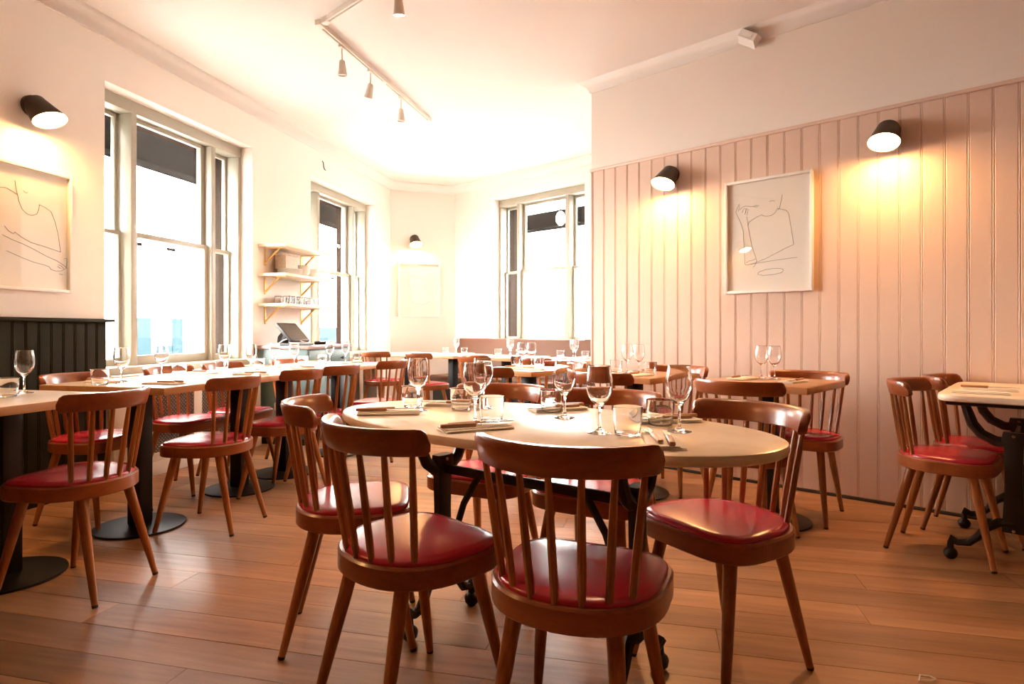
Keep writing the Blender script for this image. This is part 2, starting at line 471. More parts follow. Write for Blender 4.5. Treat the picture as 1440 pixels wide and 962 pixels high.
# sash windows
def window(name, M, x0, x1, oface, z0, z1, zm):
    root = empty(name, M=M @ TR(x0, oface + 0.125, z0)); tag(root, kind='structure')
    w = x1 - x0; H = z1 - z0
    def part(n, mat, a, b, c, d, e, f, par=root, r=0.004):
        return MB().bbox(a, b, c, d, e, f, r).build(n, mat, par)
    zs = 0.05; zt = H - 0.088; m = zm - z0
    part('frame_head', 'sash_paint', 0, w, -0.005, 0.15, zt, H)
    part('jamb', 'sash_paint', 0, 0.035, 0, 0.15, zs, zt); part('jamb', 'sash_paint', w - 0.035, w, 0, 0.15, zs, zt)
    part('sill', 'sash_paint', 0, w, -0.12, 0.15, 0, zs)
    ma, mb_ = 0.328, w - 0.328
    part('mullion', 'sash_paint', ma, ma + 0.05, -0.004, 0.15, zs, zt); part('mullion', 'sash_paint', mb_ - 0.05, mb_, -0.004, 0.15, zs, zt)
    def sash(n, a, b, c, d, y, st_, br, tr):
        t = MB()
        t.bbox(a, a + st_, y, y + 0.035, c, d, 0.003); t.bbox(b - st_, b, y, y + 0.035, c, d, 0.003)
        t.bbox(a + st_, b - st_, y, y + 0.035, c, c + br, 0.003); t.bbox(a + st_, b - st_, y, y + 0.035, d - tr, d, 0.003)
        o = t.build(n, 'sash_paint', root)
        MB().box(a + st_ - 0.004, b - st_ + 0.004, y + 0.016, y + 0.020, c + br - 0.004, d - tr + 0.004).build('pane', 'window_glass', o)
        return o
    for a, b in ((0.035, ma), (mb_, w - 0.035)):
        sash('side_sash', a, b, zs, m + 0.018, 0.085, 0.022, 0.05, 0.03)
        sash('side_sash', a, b, m - 0.012, zt, 0.121, 0.022, 0.03, 0.03)
    a, b = ma + 0.05, mb_ - 0.05
    lo = sash('lower_sash', a, b, zs, m + 0.022, 0.030, 0.040, 0.07, 0.040)
    sash('upper_sash', a, b, m - 0.015, zt, 0.068, 0.040, 0.040, 0.032)
    for cx in (a + 0.06, (a + b) / 2):
        MB().bbox(cx - 0.045, cx + 0.045, 0.052, 0.056, m - 0.075, m - 0.05, 0.001).build('sash_sticker', 'awning_grey', lo)
    return root
window('window_1', ML, W1[0], W1[1], OL, W1[2], W1[3], 1.755)
window('window_2', ML, W2H[0], W2H[1], OL, W2H[2], W2H[3], 1.735)
window('window_3', MR, W3[0], W3[1], OB, W3[2], W3[3], 1.84)

# ------------------------------------------------------------------ street outside
def awning(name, M, x0, x1, o, z0, z1, label, arms):
    root = empty(name, M=M @ TR(x0, o, z0))
    L = x1 - x0
    MB().bbox(0, L, -0.09, 0.06, 0, z1 - z0, 0.02).build('front_bar', 'awning_grey', root)
    MB().tube([(0, 0.07, 0.02), (L, 0.07, 0.02)], 0.03).build('roller', 'awning_grey', root)
    for a in arms:
        MB().tube([(a - x0, -0.05, 0.20), (a - x0, -0.25, 0.32), (a - x0, -0.395, 0.36)], 0.018).build('arm', 'awning_grey', root)
    return tag(root, label, 'awning')
awning('street_awning', ML, 2.2, 8.6, OL + 0.95, 2.56, 2.83, 'dark grey folded awning bar outside the two windows of the left wall', (2.9, 5.3, 7.5))
awning('street_awning', MR, -7.1, -2.4, OB + 0.95, 2.53, 2.76, 'dark grey folded awning bar outside the window above the banquette', (-5.9, -3.9))
tag(MB().box(-60, 60, -60, 60, -0.32, -0.3).build('street_ground', 'asphalt'), 'grey street surface outside the windows', 'street', kind='structure')
# hanging lantern outside the far window
lx = empty('street_lantern', M=MR @ TR(-5.04, OB + 0.70, 2.49))
MB().lathe([(0, 0), (0.03, 0.01), (0.065, 0.05), (0.07, 0.12), (0.05, 0.17), (0.02, 0.20), (0, 0.205)], 8).build('lantern_globe', 'lamp_white', lx, angle=0.2)
MB().tube([(0, 0, 0.20), (-0.05, 0, 0.36), (0.0, 0, 0.43)], 0.006, 6).build('hanger', 'awning_grey', lx)
MB().tube([(0, 0, 0.20), (0.06, 0, 0.36), (0.0, 0, 0.43)], 0.006, 6).build('hanger', 'awning_grey', lx)
MB().tube([(-0.12, 0.0, 0.43), (0.12, 0.0, 0.43)], 0.012, 6).build('bracket', 'awning_grey', lx)
MB().tube([(0, 0.02, 0.43), (0, -0.13, 0.43)], 0.010, 6).build('bracket', 'awning_grey', lx)
tag(lx, 'pale glass lantern hanging outside the window above the banquette', 'lantern')
# hoarding across the street
hb = empty('street_hoarding', M=ML @ TR(2, 13.0, -0.3))
for a, b, h, c in [(4.0, 7.0, 1.65, 'hoarding_blue'), (7.0, 10.6, 1.15, 'street_render'), (10.6, 11.35, 1.69, 'hoarding_blue'), (11.35, 11.75, 1.2, 'street_render'), (11.75, 12.05, 0.95, 'hoarding_blue'),
                   (12.05, 12.45, 1.69, 'hoarding_blue'), (12.45, 13.05, 1.1, 'street_render'), (13.05, 13.6, 1.69, 'hoarding_blue'), (13.6, 16.5, 1.3, 'street_render'), (16.5, 22.5, 1.5, 'hoarding_blue')]:
    MB().bbox(a, b - 0.04, 0, 0.06, 0, h, 0.01).build('panel', c, hb)
tag(hb, 'light blue and white hoarding panels across the street, seen through the left windows', 'hoarding')
bd = empty('street_building', M=MR @ TR(-16, 24, -0.3))
MB().box(0, 26, 0, 6, 0, 4.3).build('wall', 'street_render', bd)
MB().box(-0.1, 26.1, -0.12, 0, 2.45, 2.62).build('sign_band', 'red_paint', bd)
for k in range(12):
    f = MB().bbox(0.6 + k * 2.1, 2.1 + k * 2.1, -0.06, 0.0, 2.75, 3.65, 0.02).build('window', 'street_render', bd)
    MB().box(0.72 + k * 2.1, 1.98 + k * 2.1, -0.075, -0.061, 2.87, 3.53).build('pane', 'dark_glass', f)
tag(bd, 'pale low building with a red band across the street, seen through the banquette window', 'building')

# ------------------------------------------------------------------ radiator covers under the left windows
def lattice(w, h, pitch=0.028, sw=0.009):
    mb = MB()
    n = int((w + h) / pitch) + 2
    for sgn, zz in ((1, 0.0), (-1, 0.0035)):
        for k in range(-n, n):
            # line x*sgn - z = c  clipped to the rectangle
            c = k * pitch
            pts = []
            for x in (0, w):
                z = x * sgn - c
                if 0 <= z <= h: pts.append((x, z))
            for z in (0, h):
                x = (z + c) * sgn
                if 0 < x < w: pts.append((x, z))
            if len(pts) < 2: continue
            (xa, za), (xb, zb) = pts[0], pts[-1]
            dx, dz = xb - xa, zb - za; l = math.hypot(dx, dz)
            if l < 0.01: continue
            nx, nz = -dz / l * sw / 2, dx / l * sw / 2
            y0, y1 = zz, zz + 0.003
            vs = [(xa + nx, y0, za + nz), (xb + nx, y0, zb + nz), (xb - nx, y0, zb - nz), (xa - nx, y0, za - nz),
                  (xa + nx, y1, za + nz), (xb + nx, y1, zb + nz), (xb - nx, y1, zb - nz), (xa - nx, y1, za - nz)]
            mb.add(vs, [(0,3,2,1),(4,5,6,7),(0,1,5,4),(1,2,6,5),(2,3,7,6),(3,0,4,7)])
    return mb
def cover(s0, s1, label, panels):
    root = empty('radiator_cover', M=ML @ TR(s0, OL - 0.075, 0)); w = s1 - s0
    D = 0.072
    MB().bbox(0, w, -0.015, D, 0.715, 0.738, 0.003).build('shelf', 'cover_paint', root)
    MB().bbox(0, w, -0.030, -0.0155, 0.708, 0.740, 0.003).build('front_edge', 'shelf_wood', root)
    MB().bbox(0, w, -0.012, D, 0.0, 0.10, 0.004).build('skirting', 'cover_paint', root)
    MB().bbox(0, w, -0.004, D, 0.1005, 0.16, 0.006).build('skirting', 'cover_paint', root)
    MB().bbox(0, w, 0, 0.02, 0.64, 0.7145, 0.002).build('top_rail', 'cover_paint', root)
    x = 0
    for (a, b) in panels:
        a -= s0; b -= s0
        MB().bbox(x, a, 0, 0.02, 0.161, 0.639, 0.002).build('stile', 'cover_paint', root)
        lattice(b - a, 0.478).build('lattice', 'lattice_paint', root, TR(a, 0.008, 0.161))
        x = b
    MB().bbox(x, w, 0, 0.02, 0.161, 0.639, 0.002).build('stile', 'cover_paint', root)
    MB().box(0.02, w - 0.02, 0.05, 0.071, 0.161, 0.71).build('back_panel', 'cover_back', root)
    return tag(root, label, 'radiator cover')
cover(3.30, 4.83, 'cream radiator cover with diamond lattice panels under the large left window', [(3.63, 4.015), (4.10, 4.465)])
cover(5.74, 7.29, 'cream radiator cover with lattice panels under the window beyond the teal cabinet', [(5.85, 6.25), (6.33, 6.73), (6.81, 7.2)])
# ------------------------------------------------------------------ chairs
def seat_outline(scale=1.0, z=0.0, n=44):
    pts = []
    for k in range(n):
        a = 2 * PI * k / n
        c, s_ = math.cos(a), math.sin(a)
        e = 2 / 3.9 if s_ > 0 else 2 / 2.2
        x = 0.211 * math.copysign(abs(c) ** e, c); y = 0.197 * math.copysign(abs(s_) ** e, s_)
        x *= 1.0 + 0.02 * y / 0.197
        pts.append((x * scale, y * scale, z))
    return pts
def inset(d, z):
    return [(x - math.copysign(min(abs(x), d * abs(x) / math.hypot(x, y)), x), y - math.copysign(min(abs(y), d * abs(y) / math.hypot(x, y)), y), z) for x, y, _ in seat_outline()]
ZS0, ZS1 = 0.399, 0.456
CH = []       # (name, mesh)
CH.append(('seat_frame', MB().loft([inset(0.004, ZS0), inset(0, ZS0 + 0.004), inset(0, ZS1 - 0.006), inset(0.005, ZS1), inset(0.018, ZS1)]).mesh('seat_frame', 'rail_wood')))
CH.append(('seat_pad', MB().loft([inset(0.014, ZS1 - 0.004), inset(0.013, ZS1 + 0.006), inset(0.020, ZS1 + 0.013), inset(0.045, ZS1 + 0.016), inset(0.10, ZS1 + 0.018), inset(0.16, ZS1 + 0.0185)]).mesh('seat_pad', 'vinyl', 1.2)))
RR, RC = 0.244, 0.016      # rail radius and centre
def rail_mesh():
    rings = []; half = math.radians(60); n = 28
    L = RR * half
    for i in range(n + 1):
        t = -1 + 2 * i / n
        t = math.copysign(1 - (1 - abs(t)) ** 1.25, t)
        a = t * half
        din = (1 - abs(t)) * L
        r = 0.034
        drop = 0 if din >= r else r - math.sqrt(max(0, r * r - (r - din) ** 2))
        lift = 0 if din >= 0.012 else 0.012 - math.sqrt(max(0, 0.012 ** 2 - (0.012 - din) ** 2))
        zb, zt = 0.737 + lift, 0.805 - drop
        th = 0.0125
        ring = []
        for (dr, f) in ((th, 0.05), (th, 0.5), (th, 0.86), (th * 0.55, 1.0), (-th * 0.55, 1.0), (-th, 0.86), (-th, 0.5), (-th, 0.05), (-th * 0.7, 0.0), (th * 0.7, 0.0)):
            z = zb + (zt - zb) * f
            rad = RR + dr + (z - 0.767) * 0.22
            ring.append((rad * math.sin(a), RC - rad * math.cos(a), z))
        rings.append(ring)
    return MB().loft(rings).mesh('back_rail', 'rail_wood', 0.9)
CH.append(('back_rail', rail_mesh()))
for i in range(7):
    t = (i - 3) / 3
    a0, a1 = t * math.radians(53), t * math.radians(50)
    p0 = Vector((0.188 * math.sin(a0), -0.178 * math.cos(a0), ZS1 - 0.012))
    p1 = Vector(((RR - 0.003) * math.sin(a1), RC - (RR - 0.003) * math.cos(a1), 0.742))
    pts = [p0.lerp(p1, f) for f in (0, 0.25, 0.5, 0.75, 1)]
    CH.append(('spindle', MB().tube(pts, [0.0085, 0.0100, 0.0100, 0.0092, 0.0075], 8, caps=False).mesh('spindle', 'chair_wood')))
for (tx, ty, fx, fy) in ((0.116, -0.118, 0.158, -0.215), (-0.116, -0.118, -0.158, -0.215), (0.130, 0.112, 0.180, 0.195), (-0.130, 0.112, -0.180, 0.195)):
    p0, p1 = Vector((tx, ty, ZS0 + 0.004)), Vector((fx, fy, 0.010))
    CH.append(('leg', MB().tube([p0, p0.lerp(p1, 0.35), p0.lerp(p1, 0.7), p1], [0.0205, 0.0185, 0.0150, 0.0115], 12).mesh('leg', 'chair_wood')))
    p2 = p1 + (p1 - p0).normalized() * 0.010
    CH.append(('foot_cap', MB().tube([p1, Vector((p2.x, p2.y, 0.0005))], [0.0116, 0.0105], 12).mesh('foot_cap', 'foot_rubber')))
def chair(x, y, fx, fy, label, group, jitter=0.0):
    root = empty('spindle_back_chair', (x, y, 0), face_angle(fx, fy) + jitter)
    for n, me in CH: obj(n, me, root)
    return tag(root, label, 'chair', group)
GO, GL, GW, GR, GB = 'chairs around the oval table', 'room-side chairs of the left row', 'window-side chairs of the left row', 'chairs along the pink wall', 'chairs facing the banquette'
chair(0.162, 1.462, 0.39, 0.92, 'red-seated chair nearest the camera, back turned, at the front of the oval table', GO)
chair(-0.275, 1.690, 0.70, 0.71, 'red-seated chair at the front left of the oval table, its back to the camera', GO)
chair(-0.545, 2.110, 0.985, 0.17, 'chair at the left end of the oval table, partly behind another chair', GO)
chair(0.650, 1.885, -0.86, -0.51, 'chair at the right end of the oval table, red seat turned to the camera', GO)
chair(-0.110, 2.53, -0.45, -0.89, 'chair on the far side of the oval table, left of the two', GO)
chair(0.315, 2.275, -0.48, -0.88, 'chair on the far side of the oval table, right of the two', GO)
n_in = (-0.9724, 0.2334)
for s, n, lab, j in ((1.97, -2.32, 'chair in the left foreground with its back to the oval table, red seat', 0.0),
                  (2.79, -2.30, 'second chair from the left foreground on the room side of the long left tables', 0.0),
                  (3.43, -2.33, 'third chair from the left foreground on the room side of the long left tables', 0.02),
                  (3.885, -2.31, 'fourth chair from the left foreground on the room side of the long left tables', 0.0),
                  (4.60, -2.25, 'farthest chair on the room side of the long left tables, before the white table end', -0.05)):
    x, y = LP(s, n)
    if s < 3: x += 0.035 if s < 2.5 else -0.03
    chair(x, y, *((-0.99, 0.13) if s < 3 else n_in), lab, GL, j)
for s, n, lab, j in ((2.72, -3.03, 'chair between the dark green panelling and the left tables, orange rail lit by the window', 0.06),
                  (3.40, -3.04, 'chair in front of the radiator cover lattice under the large left window', 0.05),
                  (3.86, -3.00, 'chair on the window side of the left tables, second along the radiator cover', 0.0),
                  (4.48, -2.88, 'chair on the window side of the left tables just before the teal cabinet', 0.0)):
    x, y = LP(s, n); chair(x, y, -n_in[0], -n_in[1], lab, GW, j)
Nr = (0.6665, 0.7455)
for x, y, sg, lab in ((1.175, 3.02, 1, 'chair with its back to the camera at the table right behind the oval table'),
                  (1.645, 3.44, -1, 'chair against the pink wall under the picture, right of its small table'),
                  (0.59, 3.60, 1, 'chair with its back to the camera at the middle small table by the pink wall'),
                  (1.04, 4.01, -1, 'chair against the pink wall under the left wall lamp'),
                  (-0.075, 4.16, 1, 'chair with its back turned at the small table left of the pink wall corner'),
                  (0.31, 4.57, -1, 'chair facing the camera beside the corner of the pink wall')):
    chair(x, y, sg * Nr[0], sg * Nr[1], lab, GR)
for d, o, lab in ((-3.49, 4.30, 'rightmost chair facing the banquette, half hidden by the pink wall tables'),
                  (-4.28, 4.33, 'middle chair facing the banquette'),
                  (-5.20, 4.40, 'chair facing the left end of the banquette')):
    x, y = RP(d, o); chair(x, y, *Nr, lab, GB)
chair(-1.56, 7.25, 0.45, 0.89, 'farthest chair of the room, by the last table in the bright corner', GB)
chair(2.06, 2.86, 0.70, -0.71, 'nearer of the two chairs pushed up to the marble table at the right edge', 'chairs of the right marble table')
chair(2.42, 3.13, 0.70, -0.71, 'farther of the two chairs pushed up to the marble table at the right edge', 'chairs of the right marble table')

# ------------------------------------------------------------------ tables
TZ = 0.768
disc_me = MB().lathe([(0, 0.0), (0.214, 0.0), (0.218, 0.004), (0.216, 0.011), (0.10, 0.016), (0.05, 0.022), (0, 0.022)], 48).mesh('base', 'black_metal')
col_me = MB().bbox(-0.042, 0.042, -0.042, 0.042, 0.020, TZ - 0.045, 0.006).mesh('column', 'black_metal')
plate_me = MB().bbox(-0.19, 0.19, -0.19, 0.19, TZ - 0.046, TZ - 0.0355, 0.003).mesh('top_plate', 'black_metal')
def ped_table(M, w, dep, cols, label, group=None, top='laminate'):
    root = empty('pedestal_table', M=M)
    e = 0.006
    MB().bbox(-w/2 + e, w/2 - e, -dep/2 + e, dep/2 - e, TZ - 0.035, TZ, 0.002).build('tabletop', top, root)
    for a, b, c, d in ((-w/2, w/2, -dep/2, -dep/2 + e), (-w/2, w/2, dep/2 - e, dep/2), (-w/2, -w/2 + e, -dep/2 + e, dep/2 - e), (w/2 - e, w/2, -dep/2 + e, dep/2 - e)):
        MB().bbox(a, b, c, d, TZ - 0.0352, TZ - 0.0015, 0.0015).build('edge_band', 'ply_edge', root)
    for c in cols:
        obj('column', col_me, root, TR(c, 0, 0)); obj('base', disc_me, root, TR(c, 0, 0)); obj('top_plate', plate_me, root, TR(c, 0, 0))
    return tag(root, label, 'table', group)
def MLc(s, n): return ML @ TR(s, -n, 0)
ped_table(MLc(1.585, -2.68), 1.25, 0.76, (-0.40, 0.40), 'long table cut by the left edge of the picture, one wine glass in view', 'long tables of the left row')
ped_table(MLc(3.055, -2.68), 1.25, 0.76, (-0.385, 0.405), 'long pale table under the large left window', 'long tables of the left row')
ped_table(MLc(4.312, -2.665), 1.25, 0.76, (-0.385, 0.385), 'long pale table in front of the teal cabinet', 'long tables of the left row')
for x, y, lab in ((1.415, 3.33, 'small square table under the picture on the pink wall'),
                  (0.79, 3.90, 'small square table under the left lamp of the pink wall'),
                  (0.125, 4.47, 'small square table left of the pink wall corner, before the banquette tables')):
    M = Matrix.Translation((x, y, 0)) @ RZ(math.atan2(-0.70, 0.715))
    ped_table(M, 0.60, 0.60, (0,), lab, 'small tables along the pink wall', 'table_oak' if x > 0.5 else 'laminate')
for d, lab in ((-3.57, 'banquette table nearest the pink wall'), (-4.43, 'banquette table in the middle of the bench'), (-5.29, 'banquette table at the left end of the bench')):
    ped_table(MR @ TR(d, 4.87, 0), 0.70, 0.64, (0,), lab, 'banquette tables')
ped_table(MR @ TR(-6.08, 4.84, 0), 0.64, 0.60, (0,), 'last table in the bright far corner, left of the bench', 'banquette tables')

def trestle(root, M, ztop, k=1.0):
    def P(x, z): return M @ Vector((x * k, 0, z))
    zb = ztop
    up = []
    for (hw, hd, z) in ((0.040, 0.016, 0.165), (0.036, 0.014, 0.25), (0.030, 0.013, 0.40), (0.033, 0.014, 0.54), (0.042, 0.017, 0.565), (0.036, 0.016, 0.60)):
        up.append([M @ Vector(p) for p in ((-hw, -hd, z), (-hw*0.6, -hd*1.35, z), (hw*0.6, -hd*1.35, z), (hw, -hd, z), (hw, hd, z), (hw*0.6, hd*1.35, z), (-hw*0.6, hd*1.35, z), (-hw, hd, z))])
    MB().loft(up).build('upright', 'cast_iron', root)
    b = MB().bbox(-0.215 * k, 0.215 * k, -0.02, 0.02, zb - 0.028, zb, 0.006, M=M); b.build('top_bar', 'cast_iron', root)
    for sg in (-1, 1):
        pa = [P(sg * x, z) for x, z in ((0.0, 0.552), (0.055, 0.556), (0.100, 0.582), (0.128, 0.625), (0.142, 0.675), (0.152, zb - 0.022))]
        MB().tube(pa, [(0.019, 0.022)] * 4 + [(0.018, 0.020), (0.017, 0.017)], 8).build('arm', 'cast_iron', root)
        pl = [P(sg * x, z) for x, z in ((0.0, 0.205), (0.045, 0.198), (0.085, 0.165), (0.110, 0.120), (0.140, 0.085), (0.175, 0.078), (0.205, 0.090))]
        leg = MB().tube(pl, [(0.024, 0.022), (0.022, 0.020), (0.019, 0.018), (0.018, 0.017), (0.018, 0.016), (0.017, 0.015), (0.020, 0.018)], 8).build('leg', 'cast_iron', root)
        MB().lathe([(0, 0.0), (0.016, 0.001), (0.026, 0.012), (0.029, 0.028), (0.024, 0.040), (0.014, 0.048), (0.012, 0.075), (0.0, 0.08)], 12, M @ TR(sg * 0.20 * k, 0, 0)).build('foot', 'cast_iron', leg)
    for z in (0.585, 0.175):
        MB().lathe([(0, 0.024), (0.007, 0.023), (0.009, 0.018), (0.009, -0.018), (0.007, -0.023), (0, -0.024)], 8, M @ TR(0, 0, z) @ RX(PI / 2)).build('bolt', 'steel', root)
def cast_table(M, outline, zt, posts, k, label):
    root = empty('marble_table', M=M)
    th = 0.030
    rings = []
    for d, z in ((0.010, zt - th), (0.003, zt - th + 0.004), (0, zt - th + 0.011), (0, zt - 0.010), (0.003, zt - 0.003), (0.010, zt)):
        rings.append([(x * (1 - d / math.hypot(x, y)), y * (1 - d / math.hypot(x, y)), z) for x, y in outline])
    MB().loft(rings).build('marble_top', 'marble', root)
    for p in posts:
        trestle(root, TR(p, 0, 0) @ RZ(PI / 2), zt - th, k)
    zb = 0.55
    MB().bbox(posts[0] + 0.016, posts[1] - 0.016, -0.008, 0.008, zb - 0.016, zb + 0.016, 0.003).build('stretcher', 'cast_iron', root)
    sp = posts[1] - posts[0]
    for p, sg in ((posts[0], 1), (posts[1], -1)):
        MB().tube([(p + sg * 0.005, 0, 0.24), (p + sg * 0.06, 0, 0.33), (p + sg * 0.10, 0, 0.44), (p + sg * 0.17, 0, zb)], [(0.010, 0.013)] * 4, 8).build('brace', 'cast_iron', root)
    return tag(root, label, 'table')
def superell(a, b, e, n=72):
    out = []
    for k in range(n):
        t = 2 * PI * k / n; c, s_ = math.cos(t), math.sin(t)
        out.append((a * math.copysign(abs(c) ** (2 / e), c), b * math.copysign(abs(s_) ** (2 / e), s_)))
    return out
OV = (0.055, 1.950); OVA = math.atan2(-0.585, 0.811); OVZ = 0.755
cast_table(TR(OV[0], OV[1], 0) @ RZ(OVA), superell(0.775, 0.385, 2.15), OVZ, (-0.375, 0.375), 0.82, 'oval marble-topped table on black cast iron trestles in the foreground')
RTZ = 0.762
cast_table(MR @ TR(-0.125, 3.71, 0) @ RZ(PI / 2), superell(0.465, 0.268, 9), RTZ, (-0.30, 0.28), 1.12, 'rectangular marble table on cast iron trestles at the right edge of the picture')

# banquette along the far window wall
bq = empty('banquette', M=MR @ TR(-6.28, OB - 0.003, 0))
BL = 3.36
MB().bbox(0.02, BL, -0.55, 0, 0, 0.36, 0.01).build('plinth', 'banquette_base', bq)
MB().bbox(0, BL, -0.60, -0.10, 0.361, 0.455, 0.03, 4).build('seat_cushion', 'banquette_leather', bq)
rings = []
for x in (0.0, 0.012, BL - 0.012, BL):
    e = 0.012 if x in (0.0, BL) else 0
    dx = 0.0
    rings.append([(x + dx, -0.155 + e, 0.4555 + e), (x + 0.0, -0.075 + e, 0.90 - e), (x, -0.055 + e, 0.935 - e), (x, -0.02, 0.945 - e), (x, 0.0, 0.93 - e), (x, 0.0, 0.4555 + e)])
MB().loft(rings).build('backrest', 'banquette_leather', bq, angle=0.5)
tag(bq, 'brown leather banquette along the wall under the far window', 'bench')

# ------------------------------------------------------------------ teal cabinet, till and shelves
cb = empty('cabinet', M=ML @ TR(4.87, OL - 0.003, 0))
CW, CD = 0.80, 0.53
MB().bbox(0.015, CW - 0.015, -CD + 0.02, 0, 0.06, 0.875, 0.004).build('body', 'teal_paint', cb)
MB().bbox(0.03, CW - 0.03, -CD + 0.06, 0, 0, 0.0595, 0.002).build('plinth', 'banquette_base', cb)
MB().bbox(0, CW * 0.5 - 0.001, -CD - 0.01, 0, 0.876, 0.908, 0.004).build('counter_slab', 'granite', cb)
MB().bbox(CW * 0.5 + 0.001, CW, -CD - 0.01, 0, 0.876, 0.908, 0.004).build('counter_slab', 'granite', cb)
for a, b in ((0.03, 0.395), (0.405, 0.77)):
    dr_ = MB().bbox(a, b, -CD + 0.001, -CD + 0.0195, 0.70, 0.86, 0.004).build('drawer', 'teal_paint', cb)
    MB().lathe([(0, 0), (0.006, 0), (0.006, 0.012), (0.015, 0.018), (0.014, 0.028), (0, 0.03)], 12, TR((a + b) / 2, -CD + 0.001, 0.78) @ RX(PI / 2)).build('knob', 'black_metal', dr_)
    do_ = MB().bbox(a, b, -CD + 0.001, -CD + 0.0195, 0.08, 0.69, 0.004).build('door', 'teal_paint', cb)
    MB().lathe([(0, 0), (0.006, 0), (0.006, 0.012), (0.015, 0.018), (0.014, 0.028), (0, 0.03)], 12, TR(b - 0.05, -CD + 0.001, 0.6) @ RX(PI / 2)).build('knob', 'black_metal', do_)
tag(cb, 'teal painted cabinet with granite top between the two left windows', 'cabinet')

pos = empty('till_terminal', M=ML @ TR(5.04, OL - 0.25, 0.909))
MB().bbox(-0.13, 0.17, -0.13, 0.13, 0.0, 0.02, 0.005).build('base_plate', 'black_plastic', pos)
MB().tube([(0.0, 0.09, 0.02), (0.0, 0.085, 0.06), (0.0, 0.05, 0.10), (0.0, 0.01, 0.115)], [(0.06, 0.03), (0.06, 0.03), (0.055, 0.025), (0.045, 0.02)], 12).build('stand', 'black_plastic', pos)
Ms = TR(0.0, -0.015, 0.118) @ RX(math.radians(-44))
sc_ = MB().bbox(-0.15, 0.15, -0.014, 0.014, -0.115, 0.115, 0.006, M=Ms @ RX(0)).build('screen', 'black_plastic', pos)
MB().box(-0.132, 0.132, -0.0155, -0.0142, -0.095, 0.095, Ms).build('display', 'screen_glass', sc_)
MB().tube([(-0.1, 0.06, 0.022), (-0.12, 0.0, 0.05), (-0.1, -0.06, 0.07), (-0.03, -0.09, 0.05), (0.05, -0.12, 0.024)], 0.005, 6).build('cable', 'white_paint', pos)
tag(pos, 'black till with a tilted touch screen on the teal cabinet', 'till')
kb = empty('card_machine', M=ML @ TR(5.44, OL - 0.36, 0.909) @ RZ(0.3))
MB().bbox(-0.045, 0.045, -0.09, 0.09, 0.0, 0.032, 0.008).build('body', 'black_plastic', kb)
for i in range(3):
    for j in range(4):
        MB().bbox(-0.03 + i * 0.022, -0.014 + i * 0.022, -0.075 + j * 0.018, -0.063 + j * 0.018, 0.0322, 0.036, 0.001).build('key', 'screen_glass', kb)
MB().box(-0.032, 0.032, 0.015, 0.07, 0.0322, 0.0335).build('display', 'screen_glass', kb)
tag(kb, 'small black card machine lying beside the till', 'card machine')

SH = ((1.849, 'top'), (1.578, 'middle'), (1.298, 'lowest'))
for z, w in SH:
    sh = empty('wall_shelf', M=ML @ TR(4.89, OL - 0.001, z))
    MB().bbox(0, 0.80, -0.295, 0, -0.026, 0, 0.003).build('board', 'shelf_wood', sh)
    for x in (0.105, 0.70):
        br = MB(); 
        br.bbox(x - 0.010, x + 0.010, -0.007, -0.0005, -0.19, -0.0262, 0.001)
        br.bbox(x - 0.010, x + 0.010, -0.22, -0.0072, -0.033, -0.0262, 0.001)
        br.tube([(x, -0.006, -0.165), (x, -0.15, -0.034)], (0.008, ) * 2, 6)
        br.build('bracket', 'brass', sh)
    tag(sh, w + ' of the three pale wall shelves above the till', 'shelf', 'wall shelves')
def on_shelf(s, dep, z): return ML @ TR(4.89 + s, OL - dep, z)
ORD = ('first', 'second', 'third', 'fourth', 'fifth', 'sixth', 'seventh')
plate_me = MB().lathe([(0, 0), (0.06, 0.0), (0.065, 0.004), (0.115, 0.011), (0.118, 0.014), (0.113, 0.0145), (0.065, 0.008), (0, 0.006)], 28).mesh('plate', 'ceramic', 0.9)
for k in range(6):
    tag(obj('plate', plate_me, None, on_shelf(0.26, 0.165, 1.5795 + k * 0.0085)), ORD[k] + ' white plate from the bottom of the stack on the middle wall shelf', 'plate', 'plates stacked on the middle shelf')
ct = empty('storage_box', M=on_shelf(0.30, 0.10, 1.5795 + 6 * 0.0085 + 0.0062))
MB().bbox(-0.10, 0.10, -0.06, 0.06, 0, 0.13, 0.006).build('box_body', 'cork_box', ct)
MB().bbox(-0.104, 0.104, -0.064, 0.064, 0.1302, 0.150, 0.004).build('box_lid', 'cork_box', ct)
tag(ct, 'speckled cork-coloured box standing on the plate stack', 'box')
bowl_me = MB().lathe([(0, 0), (0.035, 0), (0.038, 0.006), (0.06, 0.03), (0.072, 0.055), (0.069, 0.056), (0.056, 0.032), (0.03, 0.01), (0, 0.008)], 24).mesh('bowl', 'ceramic', 0.9)
for k in range(4):
    tag(obj('bowl', bowl_me, None, on_shelf(0.50, 0.15, 1.5795 + k * 0.020)), ORD[k] + ' white bowl from the bottom, right of the plates on the middle shelf', 'bowl', 'bowls stacked on the middle shelf')
for k in range(3):
    tag(obj('bowl', bowl_me, None, on_shelf(0.67, 0.15, 1.5795 + k * 0.020)), ORD[k] + ' white bowl from the bottom at the window end of the middle shelf', 'bowl', 'bowls at the end of the middle shelf')

